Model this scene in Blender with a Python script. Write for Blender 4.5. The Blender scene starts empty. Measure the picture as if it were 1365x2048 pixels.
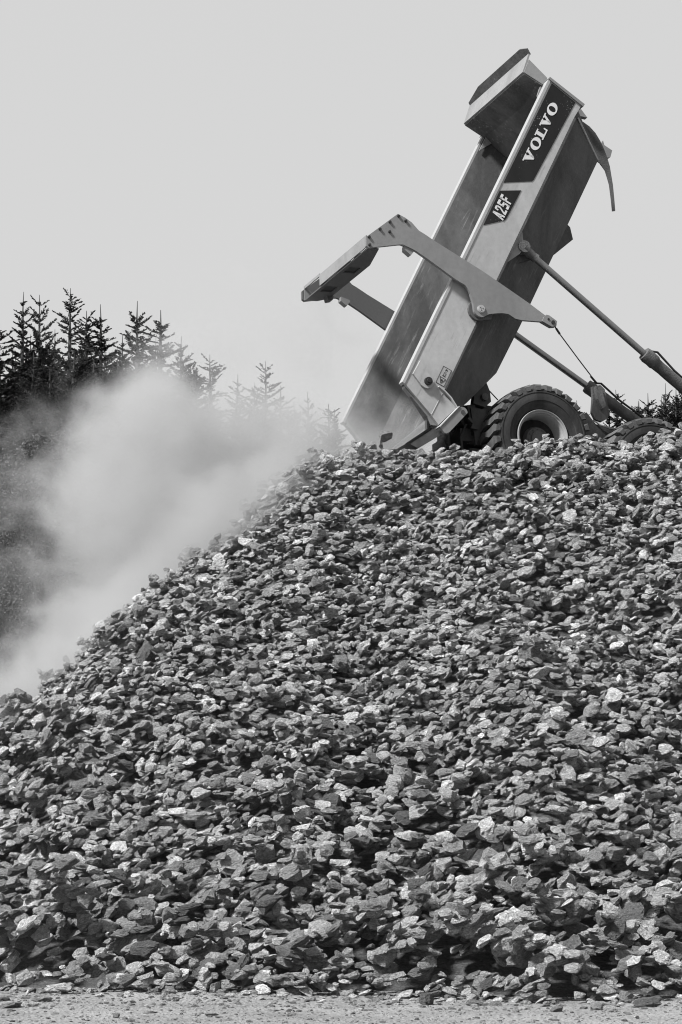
import bpy, bmesh, math, random
import numpy as np
from mathutils import Vector, Matrix
R = math.radians
rng = np.random.default_rng(11)
random.seed(5)
S = bpy.context.scene

# ------------------------------------------------------------------ camera, sky, sun, exposure
cam = bpy.data.cameras.new("camera"); co = bpy.data.objects.new("camera", cam)
S.collection.objects.link(co); S.camera = co
co.location = (0, 0, 1.6); co.rotation_euler = (R(90 + 6.99), 0, 0)
cam.sensor_fit = 'VERTICAL'; cam.sensor_height = 24.0; cam.lens = 24 * 4900 / 2048
cam.clip_start = 0.1; cam.clip_end = 3000

SUN_EL, SUN_AZ = R(48), R(232)        # azimuth clockwise from +Y (the view direction): behind the camera on the left
W = bpy.data.worlds.new("World"); S.world = W; W.use_nodes = True
nt = W.node_tree; nt.nodes.clear()
out = nt.nodes.new('ShaderNodeOutputWorld'); bg = nt.nodes.new('ShaderNodeBackground')
sky = nt.nodes.new('ShaderNodeTexSky'); sky.sky_type = 'NISHITA'; sky.sun_disc = False
sky.sun_elevation = SUN_EL; sky.sun_rotation = SUN_AZ; sky.dust_density = 5; sky.ozone_density = 1; sky.air_density = 2
bw = nt.nodes.new('ShaderNodeRGBToBW')
mx = nt.nodes.new('ShaderNodeMix'); mx.data_type = 'FLOAT'; mx.inputs[0].default_value = 0.84   # even layer of cloud over the sky
mx.inputs[3].default_value = 4.0
nt.links.new(sky.outputs[0], bw.inputs[0]); nt.links.new(bw.outputs[0], mx.inputs[2])
nt.links.new(mx.outputs[0], bg.inputs['Color']); bg.inputs['Strength'].default_value = 0.10
nt.links.new(bg.outputs[0], out.inputs['Surface'])

sl = bpy.data.lights.new("sun", 'SUN'); sl.energy = 5.0; sl.angle = R(7); sl.color = (1, 1, 1)
so = bpy.data.objects.new("sun", sl); S.collection.objects.link(so)
sd = Vector((math.sin(SUN_AZ) * math.cos(SUN_EL), math.cos(SUN_AZ) * math.cos(SUN_EL), math.sin(SUN_EL)))
so.rotation_euler = (-sd).to_track_quat('-Z', 'Y').to_euler(); so.location = sd * 60

S.view_settings.view_transform = 'Standard'; S.view_settings.look = 'None'
S.view_settings.exposure = 0.80; S.view_settings.gamma = 1.0
S.render.engine = 'CYCLES'
S.cycles.max_bounces = 6; S.cycles.diffuse_bounces = 2; S.cycles.volume_bounces = 2; S.cycles.transparent_max_bounces = 8
S.cycles.volume_step_rate = 1.0; S.cycles.volume_max_steps = 128
S.cycles.use_denoising = True; S.cycles.filter_width = 1.1

# ------------------------------------------------------------------ material helpers
def ramp(t, stops, src=None):
    n = t.nodes.new('ShaderNodeValToRGB'); e = n.color_ramp.elements
    while len(e) < len(stops): e.new(0.5)
    for i, (p, v) in enumerate(stops): e[i].position = p; e[i].color = (v, v, v, 1)
    if src: t.links.new(src, n.inputs[0])
    return n
def math_(t, op, a, b=None, clamp=False):
    n = t.nodes.new('ShaderNodeMath'); n.operation = op; n.use_clamp = clamp
    for i, v in enumerate((a, b)):
        if v is None: continue
        if isinstance(v, (int, float)): n.inputs[i].default_value = v
        else: t.links.new(v, n.inputs[i])
    return n.outputs[0]
def noise(t, vec, scale, detail=5, rough=.55, dist=0):
    n = t.nodes.new('ShaderNodeTexNoise'); n.inputs['Scale'].default_value = scale
    n.inputs['Detail'].default_value = detail; n.inputs['Roughness'].default_value = rough; n.inputs['Distortion'].default_value = dist
    if vec: t.links.new(vec, n.inputs['Vector'])
    return n.outputs['Fac']
def mapping(t, vec, scale=(1, 1, 1), rot=(0, 0, 0), loc=(0, 0, 0)):
    n = t.nodes.new('ShaderNodeMapping'); n.inputs['Scale'].default_value = scale
    n.inputs['Rotation'].default_value = rot; n.inputs['Location'].default_value = loc
    t.links.new(vec, n.inputs['Vector']); return n.outputs[0]
def newmat(name):
    m = bpy.data.materials.new(name); m.use_nodes = True
    t = m.node_tree; b = t.nodes['Principled BSDF']; return m, t, b
def bump(t, b, h, strength, dist):
    n = t.nodes.new('ShaderNodeBump'); n.inputs['Strength'].default_value = strength; n.inputs['Distance'].default_value = dist
    t.links.new(h, n.inputs['Height']); t.links.new(n.outputs[0], b.inputs['Normal'])

def paint(name, base, rough=.45, dirt=.3, dirtcol=None, metal=0, scale=2.0, bumpy=.15, streak=(1, 1, .35), spots=0.0, rot=(0, 0, 0), scuff=0.0):
    """painted or bare steel with dirt patches, streaks, small chips and a slightly uneven surface"""
    m, t, b = newmat(name); tc = t.nodes.new('ShaderNodeTexCoord').outputs['Object']
    v = mapping(t, tc, streak, rot)
    n1 = noise(t, v, scale, 7, .65, .4); n2 = noise(t, tc, scale * 9, 4, .6)
    dm = ramp(t, [(.42, 0), (.72, 1)], n1).outputs[0]
    dm2 = math_(t, 'MULTIPLY', dm, dirt)
    fine = math_(t, 'MULTIPLY_ADD', n2, .35)
    t.nodes[-1].inputs[2].default_value = .82
    mixn = t.nodes.new('ShaderNodeMix'); mixn.data_type = 'FLOAT'
    t.links.new(dm2, mixn.inputs[0]); mixn.inputs[2].default_value = base
    mixn.inputs[3].default_value = dirtcol if dirtcol is not None else base * .45
    c = math_(t, 'MULTIPLY', mixn.outputs[0], fine)
    if scuff:
        mp_ = t.nodes.new('ShaderNodeMapping'); mp_.vector_type = 'TEXTURE'; mp_.inputs['Rotation'].default_value = (0, R(27.7), 0); mp_.inputs['Scale'].default_value = (1, 1, 11)
        t.links.new(tc, mp_.inputs['Vector'])
        sc1 = ramp(t, [(.56, 0), (.66, 1)], noise(t, mp_.outputs[0], 16, 4, .7, .3)).outputs[0]
        sc2 = ramp(t, [(.45, 0), (.62, 1)], noise(t, tc, 1.7, 3)).outputs[0]
        c = math_(t, 'ADD', c, math_(t, 'MULTIPLY', math_(t, 'MULTIPLY', sc1, sc2), scuff))
    if spots:
        vo = t.nodes.new('ShaderNodeTexVoronoi'); vo.inputs['Scale'].default_value = 38; t.links.new(tc, vo.inputs['Vector'])
        gate = ramp(t, [(.52, 0), (.6, 1)], noise(t, tc, 3.5, 2)).outputs[0]
        sp = ramp(t, [(.10, 1), (.16, 0)] if spots > 0 else [(.05, 1), (.13, 0)], vo.outputs['Distance']).outputs[0]
        c = math_(t, 'ADD', c, math_(t, 'MULTIPLY', math_(t, 'MULTIPLY', sp, gate), spots))
    c = math_(t, 'MAXIMUM', c, .004)
    t.links.new(c, b.inputs['Base Color'])
    b.inputs['Specular IOR Level'].default_value = .25
    b.inputs['Metallic'].default_value = metal
    rr = math_(t, 'MULTIPLY_ADD', n1, .3); t.nodes[-1].inputs[2].default_value = rough - .12
    t.links.new(rr, b.inputs['Roughness'])
    if bumpy: bump(t, b, n2, bumpy, .01)
    return m
M = dict(
    panel=paint('pale_paint', .32, .5, .55, .17, scale=1.1, spots=-.16, bumpy=.12, scuff=-.09),
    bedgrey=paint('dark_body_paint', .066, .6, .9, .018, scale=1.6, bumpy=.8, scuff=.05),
    liner=paint('worn_bed_steel', .058, .6, .95, .16, metal=0, scale=1.2, bumpy=.4, spots=-.03, scuff=.09),
    rail=paint('rail_paint', .27, .5, .4, .25, bumpy=.1),
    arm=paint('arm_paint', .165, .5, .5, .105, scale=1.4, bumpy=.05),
    armdark=paint('shaded_arm_paint', .07, .6, .6, .07, scale=3, bumpy=.2),  # arm paint with the far arm's shade put into a darker colour
    guard=paint('guard_paint', .20, .55, .6, .11, scale=2, bumpy=.1),
    frame=paint('chassis_paint', .045, .6, .6, .10, scale=3, bumpy=.5),
    muddy=paint('dried_mud', .095, .9, .9, .035, scale=5, bumpy=1.0),
    chrome=paint('cylinder_rod_steel', .24, .36, .1, .2, metal=.85, scale=.5, bumpy=0),
    rim=paint('rim_paint', .24, .6, .5, .18, scale=4, bumpy=.15),
    hub=paint('hub_paint', .08, .7, .6, .05, scale=6, bumpy=.3),
    rubber=paint('tyre_rubber', .017, .8, .9, .05, scale=3.0, bumpy=.3),
    lug=paint('dusty_tread_rubber', .05, .85, .8, .12, scale=4, bumpy=.4),
    black=paint('black_plastic', .018, .5, .4, .04, bumpy=.1),
    decal=paint('black_decal_film', .006, .7, .5, .018, bumpy=0, spots=.35),
    white=paint('white_lettering', .48, .5, .3, .45, bumpy=0),
    stick=paint('sticker_film', .26, .5, .2, .3, bumpy=0),
    strapm=paint('mud_flap_rubber', .055, .7, .8, .025, scale=5, bumpy=.6),
    cabp=paint('cab_paint', .38, .4, .2, .25),
    glass=paint('cab_glass', .02, .08, .1, .03, bumpy=0),
)

# ------------------------------------------------------------------ object helpers
def tag(o, label=None, cat=None, group=None, kind=None):
    if label: o['label'] = label
    if cat: o['category'] = cat
    if group: o['group'] = group
    if kind: o['kind'] = kind
    return o
def link(name, me, parent=None, m=None):
    o = bpy.data.objects.new(name, me); S.collection.objects.link(o)
    if m: me.materials.append(m)
    if parent: o.parent = parent
    return o
def mesh_np(name, V, Fq, smooth=False):
    """V (n,3), Fq (m,k) equal-sided faces, quickly"""
    me = bpy.data.meshes.new(name); V = np.asarray(V, np.float32); Fq = np.asarray(Fq, np.int32)
    me.vertices.add(len(V)); me.vertices.foreach_set('co', V.ravel())
    m, k = Fq.shape
    me.loops.add(m * k); me.loops.foreach_set('vertex_index', Fq.ravel())
    me.polygons.add(m); me.polygons.foreach_set('loop_start', np.arange(0, m * k, k, dtype=np.int32))
    me.polygons.foreach_set('loop_total', np.full(m, k, np.int32))
    me.polygons.foreach_set('use_smooth', np.full(m, smooth, bool))
    me.update(calc_edges=True); return me
class MB:
    """collects shapes of one part into one mesh"""
    def __init__(s): s.bm = bmesh.new()
    def prism(s, pts, f0, f1):
        """outline pts with near face mapping f0(p) and far face f1(p)"""
        a = [s.bm.verts.new(f0(p)) for p in pts]; b = [s.bm.verts.new(f1(p)) for p in pts]; n = len(pts)
        s.bm.faces.new(a); s.bm.faces.new(b[::-1])
        for i in range(n): s.bm.faces.new((a[(i + 1) % n], a[i], b[i], b[(i + 1) % n]))
        return s
    def box(s, lo, hi, f=lambda p: p):
        x0, y0, z0 = lo; x1, y1, z1 = hi
        c = [s.bm.verts.new(f(Vector(p))) for p in ((x0,y0,z0),(x1,y0,z0),(x1,y1,z0),(x0,y1,z0),(x0,y0,z1),(x1,y0,z1),(x1,y1,z1),(x0,y1,z1))]
        for q in ((0,3,2,1),(4,5,6,7),(0,1,5,4),(1,2,6,5),(2,3,7,6),(3,0,4,7)): s.bm.faces.new([c[i] for i in q])
        return s
    def tube(s, pts, r, seg=10, caps=True, noise_=0.0):
        pts = [Vector(p) for p in pts]; rs = r if isinstance(r, (list, tuple)) else [r] * len(pts); rings = []
        for i, p in enumerate(pts):
            d = (pts[min(i + 1, len(pts) - 1)] - pts[max(i - 1, 0)]).normalized()
            ref = Vector((0, 1, 0)) if abs(d.y) < .9 else Vector((1, 0, 0))
            u = d.cross(ref).normalized(); v = d.cross(u)
            rings.append([s.bm.verts.new(p + (u * math.cos(2 * math.pi * k / seg) + v * math.sin(2 * math.pi * k / seg)) * rs[i] * (1 + noise_ * random.uniform(-1, 1))) for k in range(seg)])
        for a, b in zip(rings, rings[1:]):
            for k in range(seg): s.bm.faces.new((a[k], a[(k + 1) % seg], b[(k + 1) % seg], b[k]))
        if caps: s.bm.faces.new(rings[0][::-1]); s.bm.faces.new(rings[-1])
        return s
    def lathe(s, prof, seg=48, c=(0, 0, 0)):
        """profile of (r, y) round the y axis through c"""
        rings = []
        for r, y in prof:
            rings.append([s.bm.verts.new((c[0] + r * math.cos(2 * math.pi * k / seg), c[1] + y, c[2] + r * math.sin(2 * math.pi * k / seg))) for k in range(seg)])
        for a, b in zip(rings, rings[1:]):
            for k in range(seg): s.bm.faces.new((a[k], b[k], b[(k + 1) % seg], a[(k + 1) % seg]))
        s.bm.faces.new(rings[0]); s.bm.faces.new(rings[-1][::-1]); return s
    def build(s, name, m, parent=None, bev=0, smooth=None, seg=2):
        if bev:
            es = [e for e in s.bm.edges if len(e.link_faces) == 2 and e.calc_face_angle(0) > .5]
            bmesh.ops.bevel(s.bm, geom=es, offset=bev, segments=seg, profile=.5, affect='EDGES', clamp_overlap=True)
        bmesh.ops.recalc_face_normals(s.bm, faces=s.bm.faces)
        me = bpy.data.meshes.new(name); s.bm.to_mesh(me); s.bm.free()
        if smooth is not None:
            me.polygons.foreach_set('use_smooth', np.ones(len(me.polygons), bool))
            me.set_sharp_from_angle(angle=R(smooth))
        return link(name, me, parent, m)

# ------------------------------------------------------------------ shape of the heap and the ground
def smin(a, b, k):
    h = np.clip(.5 + .5 * (b - a) / k, 0, 1); return b * (1 - h) + a * h - k * h * (1 - h)
def wob(x, y):
    return .10 * np.sin(.9 * x + 1.3) * np.cos(.7 * y) + .07 * np.sin(2.1 * x + .8 * y) + .05 * np.sin(3.7 * x - 2.9 * y + 1)
TO = np.array([3.01297271, 36.0, 7.15337409]); TH = np.array([.93667219, .35020738, 0]); TW = np.array([-.34887474, .93310787, -.08715574]); TU = np.array([-.03052258, .08163636, .9961947])
def smoothstep(t): t = np.clip(t, 0, 1); return t * t * (3 - 2 * t)
def heap(x, y):
    """height of the heap's surface"""
    front = (y - 24.42 + .09 * x - 1.6 * smoothstep((-x - 2.0) / 2.2) - .25 * np.sin(.8 * x + 2) - .14 * np.sin(2.3 * x) - .07 * np.sin(5.1 * x + 1)) * .665
    left = (x + 6.74 + .1 * np.sin(1.1 * y)) * 1.04
    f = smin(front, left, 1.3)
    a = (x - TO[0]) * TH[0] + (y - TO[1]) * TH[1]; w = -(x - TO[0]) * TH[1] + (y - TO[1]) * TH[0]
    top = np.where(w > -1.2, 6.20 - .20 * np.clip(a, -2.0, 6), 6.9)
    t = np.clip((-w - .12) / 1.0, 0, 1); t = t * t * (3 - 2 * t)
    plat = 6.25 - .205 * np.clip(a, -.6, 5) - .087 * np.clip(w, 0, 4)
    crest = 6.53 + .12 * np.clip(x - 2.2, 0, 2.2) + .05 * np.sin(1.9 * x)
    top = plat * (1 - t) + crest * t
    g = np.clip((-a - 1.2) / 1.0, 0, 1)
    top = top * (1 - g) + np.minimum(crest, 6.75) * g
    return smin(f, top, .35) + wob(x, y) * np.clip(f / 2, 0, 1)
def smoothstep(t): t = np.clip(t, 0, 1); return t * t * (3 - 2 * t)
def terrain(x, y):
    z = -.17 + 7.0 * smoothstep((y - 52) / 26.0) + .015 * np.sin(1.3 * x + .4 * y) + .012 * np.sin(.6 * x - 1.7 * y)
    r = np.hypot(x, y - 100); z = z + 10 * smoothstep((y - 120) / 300)
    return z

gx = np.concatenate([np.linspace(-1500, -40, 12), np.linspace(-30, -9, 20), np.linspace(-8, 8, 110), np.linspace(9, 30, 20), np.linspace(40, 1500, 12)])
gy = np.concatenate([np.linspace(-300, 10, 10), np.linspace(12, 30, 130), np.linspace(31, 120, 60), np.linspace(140, 2500, 20)])
GX, GY = np.meshgrid(gx, gy); GZ = terrain(GX, GY)
nx, ny = len(gx), len(gy)
idx = np.arange(nx * ny).reshape(ny, nx)
Fq = np.stack([idx[:-1, :-1], idx[:-1, 1:], idx[1:, 1:], idx[1:, :-1]], -1).reshape(-1, 4)
m, t, b = newmat('dusty_gravel_ground')
tc = t.nodes.new('ShaderNodeTexCoord').outputs['Object']
n1 = noise(t, tc, 1.1, 6, .6); n2 = noise(t, tc, 14, 6, .7); n3 = noise(t, tc, 60, 3, .6)
vo = t.nodes.new('ShaderNodeTexVoronoi'); vo.inputs['Scale'].default_value = 26; t.links.new(tc, vo.inputs['Vector'])
v = math_(t, 'ADD', math_(t, 'MULTIPLY', n1, .5), math_(t, 'MULTIPLY', n2, .5))
c = ramp(t, [(.30, .12), (.45, .21), (.60, .28), (.75, .36)], v).outputs[0]
sx = t.nodes.new('ShaderNodeSeparateXYZ'); t.links.new(tc, sx.inputs[0])
far_ = math_(t, 'MULTIPLY', math_(t, 'SUBTRACT', sx.outputs[1], 46), .12, True)      # forest floor begins beyond the yard
soil = ramp(t, [(.3, .012), (.7, .04)], n1).outputs[0]
mg = t.nodes.new('ShaderNodeMix'); mg.data_type = 'FLOAT'; t.links.new(far_, mg.inputs[0]); t.links.new(soil, mg.inputs[3])
t.links.new(math_(t, 'MULTIPLY', c, ramp(t, [(.3, .62), (.6, 1.1)], n3).outputs[0]), mg.inputs[2]); t.links.new(mg.outputs[0], b.inputs['Base Color']); b.inputs['Roughness'].default_value = .95
bump(t, b, math_(t, 'ADD', n2, math_(t, 'MULTIPLY', vo.outputs['Distance'], .6)), .9, .06)
MG = m
me = mesh_np('ground', np.stack([GX, GY, GZ], -1).reshape(-1, 3), Fq, True)
tag(link('ground', me, None, MG), kind='structure')

# ------------------------------------------------------------------ rocks
def ico(sub):
    bm = bmesh.new(); bmesh.ops.create_icosphere(bm, subdivisions=sub, radius=1)
    V = np.array([v.co[:] for v in bm.verts]); F_ = np.array([[v.index for v in f.verts] for f in bm.faces]); bm.free()
    return V / np.linalg.norm(V, axis=1, keepdims=True), F_
def split(V, F_):
    """every triangle into four"""
    E_ = np.sort(np.concatenate([F_[:, [0, 1]], F_[:, [1, 2]], F_[:, [2, 0]]]), 1)
    u, inv = np.unique(E_, axis=0, return_inverse=True); inv = inv.reshape(-1)
    mid = (V[u[:, 0]] + V[u[:, 1]]) / 2; n = len(F_); o = len(V)
    a, b, c = inv[:n] + o, inv[n:2 * n] + o, inv[2 * n:] + o
    Fn = np.concatenate([np.stack(q, 1) for q in ((F_[:, 0], a, c), (F_[:, 1], b, a), (F_[:, 2], c, b), (a, b, c))])
    return np.concatenate([V, mid]), Fn
def rock_shape(levels, r):
    """broken slab: a many-cornered block with roughly parallel cleavage faces, chipped and slightly stepped"""
    th = r.uniform(.16, .42); ay = r.uniform(.5, .9); pts = []
    if r.random() < .22: th = r.uniform(.45, .7)
    tilt = r.normal(size=2) * .16
    for zc, rr, m_ in ((1, (.45, .9), 6), (0, (.82, 1.08), 7), (-1, (.45, .9), 5)):
        ph = r.uniform(0, 6.28)
        for k in range(m_):
            a_ = ph + 6.283 * (k + r.uniform(-.32, .32)) / m_; q = r.uniform(*rr)
            x_, y_ = q * math.cos(a_), q * math.sin(a_)
            pts.append((x_, y_ * ay, th * (zc * r.uniform(.62, 1.0) + (r.uniform(-.5, .5) if zc == 0 else 0)) + x_ * tilt[0] * zc + y_ * tilt[1]))
    bm = bmesh.new()
    for p_ in pts: bm.verts.new(p_)
    res = bmesh.ops.convex_hull(bm, input=bm.verts)
    bmesh.ops.delete(bm, geom=[v for v in bm.verts if not v.link_faces], context='VERTS')
    bmesh.ops.triangulate(bm, faces=bm.faces)
    bm.verts.index_update(); bm.verts.ensure_lookup_table()
    V = np.array([v.co[:] for v in bm.verts]); F_ = np.array([[v.index for v in f.verts] for f in bm.faces]); bm.free()
    V -= (V.max(0) + V.min(0)) / 2; V /= np.abs(V[:, 0]).max()
    amp = .066
    for lv in range(levels):
        n0 = len(V); V, F_ = split(V, F_)
        nn = V[n0:] / np.linalg.norm(V[n0:], axis=1, keepdims=True)
        V[n0:] += nn * (r.normal(size=(len(V) - n0, 1)) * amp * np.array([.8, .8, .5])) ; amp *= .42
    ax = np.abs(V).max(0)
    return V, F_, ax

MR = {}
for nm, useattr in (('heap_rock', True), ('single_rock', False)):
    m, t, b = newmat(nm); rc = t.nodes.new('ShaderNodeAttribute'); rc.attribute_name = 'rc'; rcv = rc.outputs['Vector']
    if useattr:
        tn = t.nodes.new('ShaderNodeAttribute'); tn.attribute_name = 'tint'; tint = tn.outputs['Fac']
    else:
        tint = t.nodes.new('ShaderNodeObjectInfo').outputs['Random']
    geo = t.nodes.new('ShaderNodeNewGeometry')
    vv = t.nodes.new('ShaderNodeVectorMath'); vv.operation = 'ADD'; t.links.new(rcv, vv.inputs[0])
    cmb = t.nodes.new('ShaderNodeCombineXYZ'); t.links.new(math_(t, 'MULTIPLY', tint, 37.0), cmb.inputs[0]); t.links.new(math_(t, 'MULTIPLY', tint, 91.0), cmb.inputs[2]); t.links.new(cmb.outputs[0], vv.inputs[1])
    str_ = noise(t, mapping(t, vv.outputs[0], (1.2, 1.4, 7.0), (0, .15, 0)), 2.2, 6, .65, .5)
    gr = noise(t, vv.outputs[0], 5.0, 6, .7)
    base = ramp(t, [(0, .08), (.35, .20), (.7, .34), (1, .60)], tint).outputs[0]
    var = ramp(t, [(.34, .22), (.45, .70), (.54, 1.05), (.66, 1.9)], math_(t, 'ADD', math_(t, 'MULTIPLY', str_, .55), math_(t, 'MULTIPLY', gr, .45))).outputs[0]
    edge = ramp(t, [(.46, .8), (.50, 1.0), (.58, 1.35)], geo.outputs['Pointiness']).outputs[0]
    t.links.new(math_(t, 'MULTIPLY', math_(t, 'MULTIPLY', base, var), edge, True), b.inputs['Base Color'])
    b.inputs['Roughness'].default_value = .62; b.inputs['Specular IOR Level'].default_value = .5
    bump(t, b, math_(t, 'ADD', str_, math_(t, 'MULTIPLY', gr, .6)), 1.0, .09)
    MR[nm] = m

LO = [rock_shape(1, rng) for _ in range(120)]
HI = [rock_shape(3, rng) for _ in range(60)]

RES = .024
hx0, hx1, hy0, hy1 = -8.2, 7.0, 22.4, 37.0
NX, NY = int((hx1 - hx0) / RES), int((hy1 - hy0) / RES)
cx = hx0 + (np.arange(NX) + .5) * RES; cy = hy0 + (np.arange(NY) + .5) * RES
CXg, CYg = np.meshgrid(cx, cy)
target = heap(CXg, CYg)
base_t = np.maximum(terrain(CXg, CYg), target - .42)
H = base_t.copy(); ID = np.full(H.shape, -1, np.int32)
# the truck stands clear of the stones dropped on top
ta = (CXg - TO[0]) * TH[0] + (CYg - TO[1]) * TH[1]; tw = -(CXg - TO[0]) * TH[1] + (CYg - TO[1]) * TH[0]
vis = ((CYg < 36.2) | (tw < 3.2)) & (target > -.32) & (np.abs(CXg) < CYg * .139 + 1.9)
gyy, gxx = np.gradient(target, RES)
recs = []
def drop(ix, iy, size, kind, ax, slop, sink=.74):
    """rest one slab on what lies below it, on the height field"""
    x, y = cx[ix], cy[iy]
    sl_ = rng.uniform(.15, .75); g = np.array([-gxx[iy, ix] * sl_, -gyy[iy, ix] * sl_, 1.0]) + rng.normal(size=3) * np.array([slop, slop, 0])
    # flat sides tend to lean like roof tiles
    g[0] += rng.normal() * .12 - .12; g /= np.linalg.norm(g)
    yaw = rng.normal() * .6 + .1
    if rng.random() < .25: yaw = rng.uniform(0, math.pi)
    e1 = np.array([math.cos(yaw), math.sin(yaw), 0]); e1 -= g * (e1 @ g); e1 /= np.linalg.norm(e1); e2 = np.cross(g, e1)
    Rm = np.stack([e1, e2, g], 1)
    s3 = ax * size * .90
    A = Rm @ np.diag(1 / s3 ** 2) @ Rm.T
    # ellipsoid p^T A p = 1 : z(x,y)
    hxr = math.sqrt(np.linalg.inv(A)[0, 0]); hyr = math.sqrt(np.linalg.inv(A)[1, 1])
    rx, ry = int(hxr / RES) + 1, int(hyr / RES) + 1
    i0, i1, j0, j1 = max(ix - rx, 0), min(ix + rx + 1, NX), max(iy - ry, 0), min(iy + ry + 1, NY)
    dx = (np.arange(i0, i1) - ix) * RES; dy = (np.arange(j0, j1) - iy) * RES
    DX, DY = np.meshgrid(dx, dy)
    bq = A[0, 2] * DX + A[1, 2] * DY; cq = A[0, 0] * DX ** 2 + 2 * A[0, 1] * DX * DY + A[1, 1] * DY ** 2 - 1
    disc = bq * bq - A[2, 2] * cq; ok = disc > 0
    if ok.sum() < 3: return
    sq = np.sqrt(np.where(ok, disc, 0)); zt = (-bq + sq) / A[2, 2]; zb = (-bq - sq) / A[2, 2]
    Hs = H[j0:j1, i0:i1]
    dd = np.where(ok, Hs - zb, -9.)
    z = np.quantile(dd[ok], sink) if ok.sum() > 6 else dd.max()
    new = np.where(ok, z + zt, -9.); up = new > Hs
    k = len(recs)
    Hs[up] = new[up]; ID[j0:j1, i0:i1][up] = k
    recs.append((x, y, z, size, kind, Rm))
def tgt_def(n):
    ok = np.flatnonzero(vis.ravel())
    return ok
okc = tgt_def(0)
NDROP = 185000
for k in range(NDROP):
    c = rng.choice(okc, 7); iy, ix = np.divmod(c, NX)
    d = target[iy, ix] - H[iy, ix]; j = int(np.argmax(d))
    zz = target[iy[j], ix[j]]
    if d[j] < (.01 if zz > .2 else -.10): continue
    # coarser stones have rolled to the foot
    big = np.clip(1 - zz / 3.2, 0, 1)
    size = math.exp(rng.normal() * .33) * (.048 + .024 * big)
    if rng.random() < .015 + .02 * big: size *= 1.6
    size = min(size, .155)
    kind = int(rng.integers(0, len(LO)))
    drop(ix[j], iy[j], size, kind, LO[kind][2], .30, .85)
# stones that rolled to the very foot
okf = np.flatnonzero((vis & (target > -.33) & (target < .02)).ravel())
for k in range(2200):
    c = int(rng.choice(okf)); iy, ix = divmod(c, NX)
    if H[iy, ix] - float(terrain(np.array(cx[ix]), np.array(cy[iy]))) > .16: continue
    kind = int(rng.integers(0, len(LO))); drop(ix, iy, rng.uniform(.035, .10), kind, LO[kind][2], .15, .6)
# a thin fringe of small ones scattered out onto the yard
okg = np.flatnonzero(((np.abs(CXg) < CYg * .139 + .9) & (target > -.75) & (target < -.30)).ravel())
for k in range(260):
    c = int(rng.choice(okg)); iy, ix = divmod(c, NX)
    if rng.random() < (-.30 - target[iy, ix]) / .45: continue
    kind = int(rng.integers(0, len(LO))); drop(ix, iy, rng.uniform(.02, .06), kind, LO[kind][2], .1, .5)
# a last layer of scattered ones, standing proud
for k in range(1200):
    c = int(rng.choice(okc)); iy, ix = divmod(c, NX)
    if target[iy, ix] < .15: continue
    kind = int(rng.integers(0, len(LO))); drop(ix, iy, rng.uniform(.035, .085), kind, LO[kind][2], .6, .8)
cnt = np.bincount(ID[ID >= 0].ravel(), minlength=len(recs))
dist = np.array([r[1] for r in recs]); xs = np.array([r[0] for r in recs])
insight = np.abs(xs) < dist * .1395 + .15
score = cnt / dist ** 2 * insight * np.where(cnt > 6, 1, 0)
order = np.argsort(-score); single = set(order[:300].tolist())
keep = [k for k in range(len(recs)) if cnt[k] >= 3 and k not in single]

# all the remaining stones and the body of the heap below them are one mass
Vs, Fs, RC, TI = [], [], [], []; off = 0
for k in keep:
    x, y, z, size, kind, Rm = recs[k]; P, F_, ax = LO[kind]
    Vs.append((P * size) @ Rm.T + (x, y, z)); Fs.append(F_ + off); off += len(P)
    RC.append(P * (size / .13)); TI.append(np.full(len(P), rng.beta(2.2, 2.2)))
mxn, myn = 140, 130
ax_ = np.linspace(-9, 11, mxn); ay_ = np.linspace(22.6, 46, myn); AX, AY = np.meshgrid(ax_, ay_)
AZ = np.maximum(heap(AX, AY) - .34, -.4)
back = smoothstep((AY - 40) / 6); AZ = AZ * (1 - back) - .4 * back
rgt = smoothstep((AX - 9) / 2); AZ = AZ * (1 - rgt) - .4 * rgt
idx = np.arange(mxn * myn).reshape(myn, mxn) + off
a, b_, c_, d_ = idx[:-1, :-1].ravel(), idx[:-1, 1:].ravel(), idx[1:, 1:].ravel(), idx[1:, :-1].ravel()
Vs.append(np.stack([AX, AY, AZ], -1).reshape(-1, 3)); Fs.append(np.concatenate([np.stack([a, b_, c_], -1), np.stack([a, c_, d_], -1)]))
RC.append(Vs[-1] * 6); TI.append(np.full(mxn * myn, .15))
V = np.concatenate(Vs); Fq = np.concatenate(Fs)
me = mesh_np('rock_heap', V, Fq)
at_ = me.attributes.new('rc', 'FLOAT_VECTOR', 'POINT'); at_.data.foreach_set('vector', np.concatenate(RC).astype(np.float32).ravel())
at_ = me.attributes.new('tint', 'FLOAT', 'POINT'); at_.data.foreach_set('value', np.concatenate(TI).astype(np.float32))
o = link('rock_heap', me, None, MR['heap_rock'])
tag(o, 'huge steep heap of broken grey slab-like rock that the tipping truck stands on', 'rock heap', None, 'stuff')
print('stones', len(recs), 'kept', len(keep), 'faces', len(Fq))
del V, Fq, Vs, Fs, RC

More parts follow.
